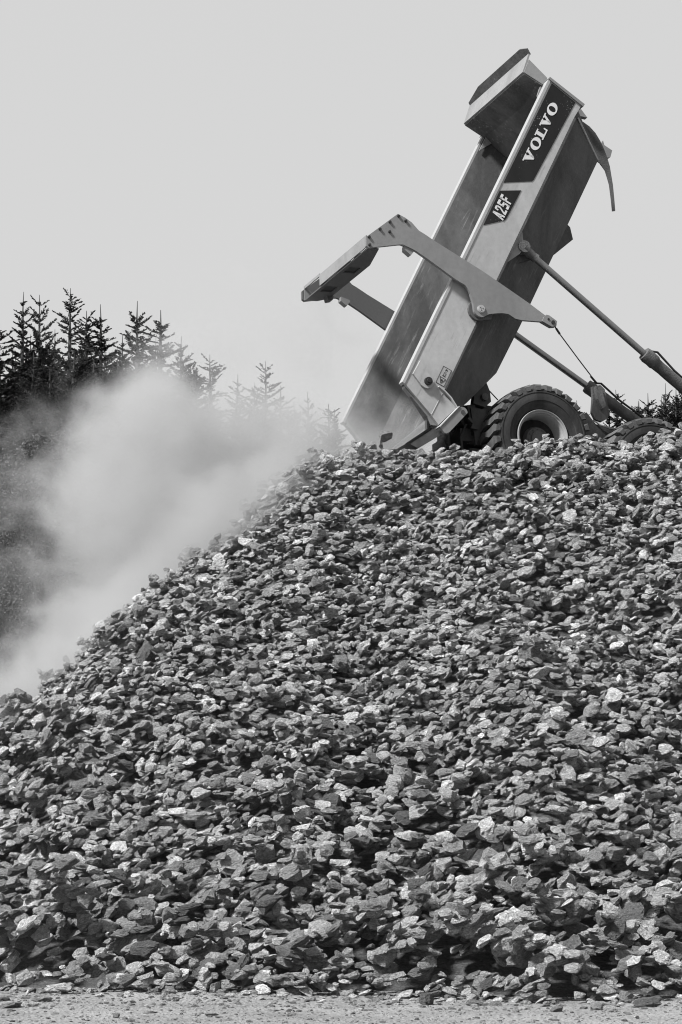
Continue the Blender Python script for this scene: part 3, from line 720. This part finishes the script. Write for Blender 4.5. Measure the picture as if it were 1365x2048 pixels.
# mud flap strap hanging off the front of the bed
SP = [(1.787, 5.893), (1.949, 5.858), (2.06, 5.79), (2.159, 5.691), (2.24, 5.56), (2.298, 5.434), (2.35, 5.29), (2.391, 5.13), (2.41, 4.97), (2.428, 4.822), (2.438, 4.60), (2.445, 4.378)]
SQ = [(1.80, 5.86), (1.87, 5.66), (1.96, 5.50), (2.05, 5.36), (2.144, 5.242), (2.20, 5.225), (2.242, 5.20), (2.334, 5.08), (2.37, 4.95), (2.397, 4.84), (2.415, 4.60), (2.425, 4.39)]
mb = MB(); va = [mb.bm.verts.new(AB(a_, b_, 1.99)) for a_, b_ in SP]; vb = [mb.bm.verts.new(AB(a_, b_, 2.05)) for a_, b_ in SQ]
va2 = [mb.bm.verts.new(AB(a_, b_, 2.015)) for a_, b_ in SP]; vb2 = [mb.bm.verts.new(AB(a_, b_, 2.075)) for a_, b_ in SQ]
for i in range(len(SP) - 1):
    mb.bm.faces.new((va[i], va[i + 1], vb[i + 1], vb[i])); mb.bm.faces.new((va2[i + 1], va2[i], vb2[i], vb2[i + 1]))
    mb.bm.faces.new((va[i + 1], va[i], va2[i], va2[i + 1])); mb.bm.faces.new((vb[i], vb[i + 1], vb2[i + 1], vb2[i]))
mb.bm.faces.new((va[0], vb[0], vb2[0], va2[0])); mb.bm.faces.new((va[-1], va2[-1], vb2[-1], vb[-1]))
fp = mb.build('rubber_flap', M['strapm'], truck, smooth=60)
prism_ab(MB(), [(2.36, 5.60), (2.40, 5.66), (2.42, 5.58), (2.56, 5.50), (2.52, 5.38), (2.44, 5.36), (2.36, 5.42)], 2.2, 2.3).build('flap_bracket', M['arm'], bed, bev=.01)
prism_ab(MB(), [(1.70, 6.12), (1.76, 6.08), (1.93, 5.86), (1.77, 5.88)], 1.8, 1.9).build('front_gusset', M['arm'], bed)

# wheels
def wheel(a, b, y0, sgn):
    """y0 = outer face across the truck, sgn = direction inwards"""
    c = (a, y0, b + ZB)
    f = lambda prof: [(r, y * sgn) for r, y in prof]
    mb = MB(); mb.lathe(f([(.385, .30), (.400, .10), (.43, .045), (.50, .012), (.54, .006), (.55, -.004), (.60, -.008), (.66, .004), (.668, -.004), (.685, -.002), (.69, .012), (.72, .022), (.728, .05), (.742, .09), (.748, .16), (.750, .29), (.748, .42), (.742, .49), (.728, .53), (.70, .565), (.60, .585), (.50, .57), (.43, .53), (.40, .47), (.385, .30)]), 72, c)
    ty = mb.build('wheel', M['rubber'], truck, smooth=35)
    mb = MB(); n = 27
    for k in range(n):
        for h in (0, 1):
            th0 = 2 * math.pi * (k + .5 * h) / n; hw = math.pi / n * .66
            ys = [(.0, .30)] if h == 0 else [(.29, .58)]
            y_s, y_e = ys[0]
            def P(th, r, y): return Vector((c[0] + r * math.cos(th), c[1] + y * sgn, c[2] + r * math.sin(th)))
            sk = .06 * (1 if h == 0 else -1)
            q = []
            # hexagonal shoe: wide at the shoulder, tapering to the middle
            ya_, ym, yb_ = (.035, .18, .31) if h == 0 else (.545, .40, .27)
            outline = [(th0 - hw, ya_), (th0 + hw, ya_), (th0 + hw * 1.1 + sk, ym), (th0 + hw * .55 + sk, yb_), (th0 - hw * .55 + sk, yb_), (th0 - hw * .9 + sk, ym)]
            rt = [.800, .800, .811, .811, .811, .811]
            top_ = [mb.bm.verts.new(P(o_[0], rt[i] + random.uniform(-.003, .003), o_[1])) for i, o_ in enumerate(outline)]
            bot_ = [mb.bm.verts.new(P(o_[0], .735, o_[1])) for o_ in outline]
            mb.bm.faces.new(top_); mb.bm.faces.new(bot_[::-1])
            for i in range(6): mb.bm.faces.new((top_[(i + 1) % 6], top_[i], bot_[i], bot_[(i + 1) % 6]))
            # the shoulder of the lug runs down the sidewall
            yo = -.004 if h == 0 else .584; yi = ya_ + .004 if h == 0 else ya_ - .004
            ang = [th0 - hw, th0 + hw]
            v8 = [P(ang[0], .798, yi), P(ang[1], .798, yi), P(ang[1] - hw * .2, .772, yo), P(ang[0] + hw * .2, .772, yo),
                  P(ang[0], .72, yi), P(ang[1], .72, yi), P(ang[1] - hw * .45, .705, yo), P(ang[0] + hw * .45, .705, yo)]
            v8 = [mb.bm.verts.new(v) for v in v8]
            for qd in ((0, 1, 2, 3), (7, 6, 5, 4), (3, 2, 6, 7), (0, 3, 7, 4), (2, 1, 5, 6), (1, 0, 4, 5)): mb.bm.faces.new([v8[i] for i in qd])
    mb.build('tread', M['lug'], ty)
    mb = MB(); mb.lathe(f([(.30, .50), (.33, .20), (.345, .12), (.352, .09), (.365, .075), (.368, .050), (.385, .040), (.392, .020), (.405, .015), (.410, .03), (.405, .09), (.395, .15), (.390, .5), (.32, .52)]), 64, c)
    rm = mb.build('rim', M['rim'], ty, smooth=35)
    mb = MB(); mb.lathe(f([(.0, .16), (.10, .16), (.115, .165), (.12, .20), (.165, .205), (.18, .215), (.185, .25), (.20, .28), (.22, .36), (.345, .38), (.345, .42), (0, .43)]), 40, c)
    for k in range(12): a_ = 2 * math.pi * k / 12; mb.tube([(c[0] + .152 * math.cos(a_), c[1] + sgn * .206, c[2] + .152 * math.sin(a_)), (c[0] + .152 * math.cos(a_), c[1] + sgn * .190, c[2] + .152 * math.sin(a_))], .012, 6)
    mb.build('hub', M['hub'], ty, smooth=30)
    return ty
for a_, b_ in ((0, 0), (1.823, -.404)):
    wheel(a_, b_, 0.0, 1); wheel(a_, b_, 2.60, -1)

# chassis behind and between the wheels
mb = MB()
for w0 in (.86, 1.54):
    prism_ab(mb, [(-.95, .62), (-.60, .66), (1.4, .45), (5.2, -.05), (5.2, -.45), (1.2, .08), (-.75, .22), (-.95, .35)], w0, w0 + .2)
prism_ab(mb, [(-.93, .58), (-.80, .60), (-.74, .25), (-.88, .25)], .66, 1.94)
prism_ab(mb, [(1.0, .35), (1.5, .28), (1.5, .05), (1.0, .10)], .7, 1.9)
fr_ = mb.build('chassis_frame', M['frame'], truck, bev=.015)
mb = MB()   # bogie beams and axles
for w0 in (.68, 1.80):
    prism_ab(mb, [(-.25, .14), (.9, .16), (2.0, -.25), (2.0, -.48), (.9, -.25), (-.25, -.12)], w0, w0 + .12)
for a_, b_ in ((0, 0), (1.823, -.404)): mb.tube([AB(a_, b_, .42), AB(a_, b_, 2.18)], .15, 14)
mb.build('axle', M['frame'], truck, smooth=35)
for w0, w1 in ((.60, .72), (1.88, 2.0)):
    hg = prism_ab(MB(), [(-.80, .90), (-.62, .93), (-.57, .80), (-.56, .64), (-.66, .55), (-.85, .60)], w0, w1).build('hinge_bracket', M['frame'], truck, bev=.015)
    MB().tube([AB(-.683, .696, w0 - .07), AB(-.683, .696, w1 + .02)], .055, 16).build('hinge_pin', M['muddy'], hg, smooth=40)
prism_ab(MB(), [(-.89, .535), (-.64, .515), (-.66, .30), (-.79, .03), (-.83, -.05)], .62, .68).build('rear_plate', M['frame'], truck, bev=.006)
mb = MB(); mb.box((-1.02, .75, .05 + ZB), (-.84, 1.85, .24 + ZB))
mb.tube([AB(-1.0, .34, .95), AB(-1.12, .24, .97), AB(-1.12, .02, .98), AB(-1.02, -.12, 1.0)], .03, 8)
mb.tube([AB(-.9, .40, 1.2), AB(-1.05, .12, 1.22), AB(-.95, -.18, 1.25)], .025, 8)
mb.tube([AB(-.93, .30, .72), AB(-1.02, .10, .74), AB(-.98, -.25, .76)], .022, 8)
mb.build('rear_crossmember', M['frame'], truck, smooth=40)
prism_ab(MB(), [(-.98, .35), (-.93, .37), (-.86, .25), (-.82, .18), (-.93, .20), (-.90, .27)], .55, .60).build('tow_hook', M['frame'], truck, bev=.006)
# sagging guard strap and dark boxes between the two bogie wheels
mb = MB(); mb.tube([AB(1.15, .46, .62), AB(1.25, .38, .60), AB(1.40, .33, .58), AB(1.60, .33, .58)], .016, 6); mb.build('guard_hoop', M['rim'], truck, smooth=40)
prism_ab(MB(), [(.80, .42), (1.05, .58), (1.20, .40), (1.7, .28), (1.7, -.1), (.8, -.1)], .64, .70).build('mudguard', M['frame'], truck, bev=.01)
# tractor half of the truck, ahead and out of the picture
mb = MB(); mb.box((4.6, .70, -.40 + ZB - .35), (9.2, 1.9, .15 + ZB - .35)); mb.build('front_frame', M['frame'], truck, bev=.03)
cabm = prism_ab(MB(), [(4.9, -.5), (4.9, 1.45), (5.15, 1.62), (6.6, 1.60), (6.95, .75), (7.0, -.5)], .55, 2.05).build('cab', M['cabp'], truck, bev=.05)
prism_ab(MB(), [(5.15, .60), (5.15, 1.35), (6.50, 1.35), (6.75, .60)], .535, .548).build('side_window', M['glass'], cabm)
prism_ab(MB(), [(5.15, .60), (5.15, 1.35), (6.50, 1.35), (6.75, .60)], 2.052, 2.065).build('side_window', M['glass'], cabm)
prism_ab(MB(), [(7.0, -.6), (7.0, .60), (8.9, .20), (9.1, .0), (9.1, -.6)], .55, 2.05).build('bonnet', M['cabp'], truck, bev=.06)
wheel(7.6, -1.0, 0.0, 1); wheel(7.6, -1.0, 2.60, -1)

# ------------------------------------------------------------------ trees
def leafmat(name, base, sp=.35):
    m, t, b = newmat(name); tc = t.nodes.new('ShaderNodeTexCoord').outputs['Object']
    at_ = t.nodes.new('ShaderNodeAttribute'); at_.attribute_name = 'tint'
    c = ramp(t, [(0, base * .6), (.6, base), (1, base * 1.6)], at_.outputs['Fac']).outputs[0]
    t.links.new(c, b.inputs['Base Color']); b.inputs['Roughness'].default_value = .85; b.inputs['Specular IOR Level'].default_value = .12; return m
M['needle'] = leafmat('spruce_needles', .026); M['leaf'] = leafmat('broad_leaves', .055)
M['bark'] = paint('bark', .06, .9, .5, .03, scale=5, bumpy=.8)
def quads(name, C0, D, Wd, tint, m, parent):
    """many thin leaf-sized blades: centre line C0 -> C0+D, half width vector Wd"""
    V = np.stack([C0 - Wd * .5, C0 + Wd * .5, C0 + D + Wd * .35, C0 + D - Wd * .35], 1).reshape(-1, 3)
    F_ = np.arange(len(V)).reshape(-1, 4); me = mesh_np(name, V, F_)
    a_ = me.attributes.new('tint', 'FLOAT', 'POINT'); a_.data.foreach_set('value', np.repeat(tint, 4).astype(np.float32))
    return link(name, me, parent, m)
def spruce(seed, ht):
    r = np.random.default_rng(seed)
    root = bpy.data.objects.new('spruce_tree', None); S.collection.objects.link(root)
    mb = MB(); mb.tube([(0, 0, 0), (.03, .02, ht * .5), (.02, .0, ht * .85), (0, 0, ht - .55), (.01, 0, ht)], [.18, .10, .05, .022, .008], 7)
    C0, D, Wd, TI = [], [], [], []
    vig, drp = r.uniform(.8, 1.2), r.uniform(-.12, .12)
    z = ht - r.uniform(.35, .65); k = 0
    while z > ht * .12:
        d = ht - z; nb = int(r.integers(4, 7)); L0 = .14 + .34 * d ** .85 if d < 4.5 else 1.36 + .10 * (d - 4.5)
        L0 = min(L0, 1.95) * vig * r.uniform(.75, 1.15); ph = r.uniform(0, 6.28)
        for j in range(nb + (2 if d > 2.5 else 0)):
            th = ph + 6.283 * j / nb + r.normal() * .25; ln = L0 * r.uniform(.45, 1.2); el = drp + np.interp(d, [0, 1.2, 3.5, 8], [.75, .45, .15, -.2]) + r.normal() * .18
            dr = np.array([math.cos(th) * math.cos(el), math.sin(th) * math.cos(el), math.sin(el)])
            p0 = np.array([0, 0, z + r.uniform(-.13, .13)]); p1 = p0 + dr * ln * .6; p2 = p0 + dr * ln + np.array([0, 0, .10 * ln])
            mb.tube([p0, p1, p2], [.010 + .008 * ln, .009, .004], 3, caps=False)
            n_ = int(4 + ln * np.interp(d, [0, 1.2, 3, 5], [28, 80, 175, 230])); s = r.uniform(.10, 1, n_)
            pos = p0 + (p2 - p0) * s[:, None]
            sidev = np.cross(dr, [0, 0, 1.]); sidev /= np.linalg.norm(sidev)
            sg_ = np.where(r.random(n_) < .5, 1, -1)
            tl = (.05 + .20 * ln * (1 - s)) * r.uniform(.5, 1.3, n_)
            dv = sidev * sg_[:, None] * .8 + dr * .65 + r.normal(size=(n_, 3)) * .22 + np.array([0, 0, -.10 if d > 2 else .12]); dv /= np.linalg.norm(dv, axis=1, keepdims=True)
            wv = np.cross(dv, r.normal(size=(n_, 3))); wv /= np.linalg.norm(wv, axis=1, keepdims=True)
            C0.append(pos); D.append(dv * tl[:, None]); Wd.append(wv * (.024 + .024 * r.random((n_, 1)))); TI.append(r.uniform(0, 1, n_))
        z -= r.uniform(.20, .36) + .005 * d; k += 1
    mb.build('trunk', M['bark'], root)
    quads('crown', np.concatenate(C0), np.concatenate(D), np.concatenate(Wd), np.concatenate(TI), M['needle'], root)
    return root
def broad(seed, ht, wd):
    r = np.random.default_rng(seed)
    root = bpy.data.objects.new('broadleaf_tree', None); S.collection.objects.link(root)
    mb = MB(); mb.tube([(0, 0, 0), (.05, .05, ht * .4), (.0, .1, ht * .9)], [.14, .09, .02], 7)
    cl = []
    for j in range(34):
        th = r.uniform(0, 6.28); zz = ht * r.uniform(.22, .97); f = math.sin(math.pi * min(1, max(0.05, (zz / ht - .05))) ** .8) ** .6
        rad = wd * f * r.uniform(.35, 1.0); c_ = np.array([math.cos(th) * rad, math.sin(th) * rad, zz]); cl.append(c_)
        mb.tube([(0, .05, max(zz - rad * 1.1, .3)), (c_ * (.6, .6, 1) - (0, 0, .12)), c_], [.03, .02, .006], 4, caps=False)
    C0, D, Wd, TI = [], [], [], []
    for c_ in cl:
        n_ = 700; g = r.normal(size=(n_, 3)) * np.array([.34, .34, .26]) * r.uniform(.7, 1.25)
        dv = r.normal(size=(n_, 3)); dv /= np.linalg.norm(dv, axis=1, keepdims=True); wv = np.cross(dv, r.normal(size=(n_, 3))); wv /= np.linalg.norm(wv, axis=1, keepdims=True)
        C0.append(c_ + g); D.append(dv * .062); Wd.append(wv * .042); TI.append(np.clip(r.normal(.5, .3, n_), 0, 1))
    mb.build('trunk', M['bark'], root)
    quads('crown', np.concatenate(C0), np.concatenate(D), np.concatenate(Wd), np.concatenate(TI), M['leaf'], root)
    return root
def place(src, used, name_, x, y, z, rz, sc, label, cat, group):
    if not used: o = src
    else:
        o = src.copy(); S.collection.objects.link(o)
        for ch in list(src.children): c_ = ch.copy(); S.collection.objects.link(c_); c_.parent = o
    o.location = (x, y, z); o.rotation_euler = (0, 0, rz); q_ = random.uniform(.85, 1.35) if cat == 'spruce' else 1; o.scale = (sc * q_, sc * q_, sc); o.rotation_euler = (random.gauss(0, .018), random.gauss(0, .018), rz); return tag(o, label, cat, group)
SPR = [spruce(40 + i, 11.0) for i in range(8)]; BRD = [broad(80 + i, 5.5, 1.7) for i in range(3)]; usedS = [0] * 8; usedB = [0] * 3
HT, HB = 11.0, 5.5
def px_world(px, py, Y):
    p = R(6.99); dz = (1024 - py); dx = px - 682.5
    d = np.array([dx, 4900 * math.cos(p) - dz * math.sin(p), 4900 * math.sin(p) + dz * math.cos(p)]); return d[0] / d[1] * Y, 1.6 + d[2] / d[1] * Y
ORD = ['first', 'second', 'third', 'fourth', 'fifth', 'sixth', 'seventh', 'eighth', 'ninth']
def put_spruce(px, py, Y, label, group, sc=None):
    x, zt = px_world(px, py, Y); zg = float(terrain(np.array(x), np.array(Y)))
    s = (zt - zg) / HT; i = random.randrange(8)
    if s > 1.35: s = 1.35
    place(SPR[i], usedS[i], 'spruce_tree', x, Y, zt - HT * s, random.uniform(0, 6.28), s, label, 'spruce', group); usedS[i] = 1
tops = [(8, 632), (39, 584), (89, 590), (138, 581), (172, 624), (219, 606), (273, 601), (325, 619)]
for i, (px, py) in enumerate(tops):
    put_spruce(px, py, 78 + (i % 3) * 1.5, ORD[i] + ' spruce from the left in the tall row against the sky at the left', 'tall spruces along the skyline')
for i, (px, py) in enumerate([(66, 668), (116, 655), (194, 650), (247, 672), (300, 676), (360, 672), (388, 716)]):
    put_spruce(px, py, 82 + (i % 2), 'smaller spruce tucked between the tall skyline spruces at the left', 'smaller spruces between the tall ones')
far = [(433, 707, 'faint slender spruce in the dust right of the tall row'), (462, 748, 'dusty spruce stub between the faint slender one and the clear one'), (537, 722, 'clear slim spruce rising alone above the dust cloud'), (570, 770, 'small spruce just right of the clear slim one above the dust'), (640, 783, 'small lone spruce top left of the tipped bed'), (600, 800, 'low spruce left of the small lone top'), (500, 765, 'pale spruce left of the clear slim one'), (668, 806, 'lowest spruce top closest to the tipped bed')]
for px, py, lab in far: put_spruce(px, py, 92, lab, 'spruces beyond the dust')
for i, px in enumerate(range(-10, 400, 21)):
    put_spruce(px + random.uniform(-8, 8), 706 + random.uniform(-22, 22) + max(0, px - 250) * .25, 85 + (i % 4) * 1.3, 'deeper dark spruce seen through the gaps of the tall row', 'spruces deeper in the stand')
for i, px in enumerate(range(10, 420, 44)):
    put_spruce(px + random.uniform(-10, 10), 720 + random.uniform(-15, 25) + max(0, px - 250) * .25, 74 + (i % 3), 'dense dark spruce in the front rank below the tall row', 'front rank of dark spruces')
for i, px in enumerate(range(430, 700, 40)):
    put_spruce(px, 805 + random.uniform(-10, 25), 88, 'spruce hidden low behind the dust cloud', 'low spruces behind the dust')
rt = [(1178, 800, 'spruce tip between the rear wheel and the mud bracket'), (1246, 780, 'lone spruce tip under the far hoist cylinder'), (1279, 812, 'small spruce tip left of the dense group at the right edge'), (1326, 764, 'tallest spruce of the dense group at the right edge'), (1300, 782, 'spruce at the left of the dense group at the right edge'), (1352, 778, 'spruce at the right of the dense group at the right edge'), (1385, 790, 'spruce at the very right edge behind the cylinder'), (1215, 815, 'low spruce behind the chassis between the bogie wheels')]
for px, py, lab in rt: put_spruce(px, py, 86, lab, 'spruces behind the truck')
for i, px in enumerate(range(1262, 1400, 13)):
    put_spruce(px, 800 + random.uniform(-12, 16) - .10 * (px - 1262), 83 + i % 3, 'dark spruce packed into the dense group at the right edge', 'packed spruces at the right edge')
bl = [(20, 935, 66, 'pale leafy tree at the left edge half way down the forest'), (100, 872, 68, 'round-topped leafy tree below the tall spruces at the left'), (70, 1105, 60, 'light leafy bush low at the left beside the dust'), (140, 1000, 66, 'leafy tree half lost in the dust beside the pale one'), (10, 1180, 56, 'leafy bush at the left edge just above the heap'), (150, 1160, 58, 'leafy bush thinly veiled by the dust'), (215, 900, 70, 'dim leafy tree behind the dust right of the round-topped one'), (60, 1250, 55, 'lowest leafy bush at the left just over the dust plume'), (-20, 1040, 62, 'leafy bush cut off by the left edge'), (230, 1080, 62, 'leafy bush lost in the thick dust')]
for i, (px, py, Y, lab) in enumerate(bl):
    x, zt = px_world(px, py, Y); s = [1, 1.1, .8, .9, .75, .7, 1.1, .7, .8, .9][i]; j = i % 3
    place(BRD[j], usedB[j], 'broadleaf_tree', x, Y, zt - HB * s, random.uniform(0, 6), s, lab, 'leafy tree', 'leafy trees below the spruces'); usedB[j] = 1

# ------------------------------------------------------------------ dust cloud rising along the tipped load
DUST = True
if DUST:
    lo_, hi_ = (-9.5, 27.0, .3), (2.6, 47.0, 13.0)
    bm = bmesh.new(); bmesh.ops.create_cube(bm, size=1)
    for v in bm.verts: v.co = Vector([lo_[i] + (v.co[i] + .5) * (hi_[i] - lo_[i]) for i in range(3)])
    me = bpy.data.meshes.new('dust_cloud'); bm.to_mesh(me); bm.free()
    m = bpy.data.materials.new('airborne_dust'); m.use_nodes = True; t = m.node_tree; t.nodes.clear()
    o_ = t.nodes.new('ShaderNodeOutputMaterial'); pv_ = t.nodes.new('ShaderNodeVolumePrincipled')
    pv_.inputs['Color'].default_value = (.60, .60, .60, 1); pv_.inputs['Anisotropy'].default_value = .1
    t.links.new(pv_.outputs[0], o_.inputs['Volume'])
    P0 = t.nodes.new('ShaderNodeTexCoord').outputs['Object']
    nz = t.nodes.new('ShaderNodeTexNoise'); nz.inputs['Scale'].default_value = .55; nz.inputs['Detail'].default_value = 3.0; nz.inputs['Roughness'].default_value = .6; t.links.new(P0, nz.inputs['Vector'])
    vs = t.nodes.new('ShaderNodeVectorMath'); vs.operation = 'MULTIPLY_ADD'; t.links.new(nz.outputs['Color'], vs.inputs[0]); vs.inputs[1].default_value = (2.6, 2.6, 2.6)
    va_ = t.nodes.new('ShaderNodeVectorMath'); va_.operation = 'ADD'; t.links.new(P0, va_.inputs[0]); va_.inputs[1].default_value = (-1.3, -1.3, -1.3)
    t.links.new(va_.outputs[0], vs.inputs[2]); PW = vs.outputs[0]
    # puffs: centre, radii, tilt about the view axis, weight
    PUFF = [
        ((-2.2, 36.0, 6.4), (2.6, 2.4, 2.4), 0, .95), ((-2.9, 35.5, 5.5), (1.4, 2.2, 2.4), 0, .9), ((-1.1, 36.2, 6.35), (2.2, 2.4, 1.45), 0, 1.1),
        ((-2.9, 36.3, 7.35), (1.4, 1.9, 1.1), 0, .75), ((-.1, 36.0, 6.75), (1.6, 1.9, .9), 0, .8), ((-2.7, 33.8, 4.6), (3.6, 2.0, .95), -.72, 1.4), ((-4.3, 32.0, 3.05), (2.7, 1.8, .72), -.72, 1.7),
        ((-4.5, 36.0, 4.3), (1.3, 2.2, 1.3), 0, .17), ((-4.3, 37.0, 7.0), (1.6, 1.8, 1.2), 0, .27), ((-4.9, 35.0, 5.2), (1.3, 1.8, 1.8), 0, .15), ((-1.1, 38.5, 9.2), (2.3, 2.2, 1.4), 0, .34),
        ((-3.3, 36.5, 6.3), (3.6, 3.0, 4.0), 0, .13), ((-1.6, 37.5, 8.0), (3.2, 2.2, 1.7), 0, .20),
        ((.95, 35.9, 7.1), (1.0, 1.3, .8), 0, .30),
    ]
    acc = None
    for (c_, rr_, tl_, wt_) in PUFF:
        mp = t.nodes.new('ShaderNodeMapping'); mp.vector_type = 'TEXTURE'
        mp.inputs['Location'].default_value = c_; mp.inputs['Rotation'].default_value = (0, tl_, 0); mp.inputs['Scale'].default_value = rr_
        t.links.new(PW, mp.inputs['Vector'])
        gr_ = t.nodes.new('ShaderNodeTexGradient'); gr_.gradient_type = 'SPHERICAL'; t.links.new(mp.outputs[0], gr_.inputs[0])
        s_ = math_(t, 'MULTIPLY', gr_.outputs['Fac'], wt_)
        acc = s_ if acc is None else math_(t, 'ADD', acc, s_)
    n2 = noise(t, mapping(t, P0, (1, .8, 1.15), (0, .5, 0)), 1.15, 5, .66, .6)
    ero = math_(t, 'MULTIPLY', math_(t, 'SUBTRACT', n2, .52), 1.5)
    x_ = math_(t, 'ADD', acc, math_(t, 'MULTIPLY', ero, ramp(t, [(.0, 0), (.08, 1)], acc).outputs[0]))
    dens = ramp(t, [(.05, 0), (.14, .06), (.30, .35), (.62, 1)], x_).outputs[0]
    dens = math_(t, 'MULTIPLY', dens, .72)
    t.links.new(dens, pv_.inputs['Density'])
    o = link('dust_cloud', me, None, m); tag(o, 'thick pale dust cloud billowing up along the left flank of the heap', 'dust cloud', None, 'stuff')
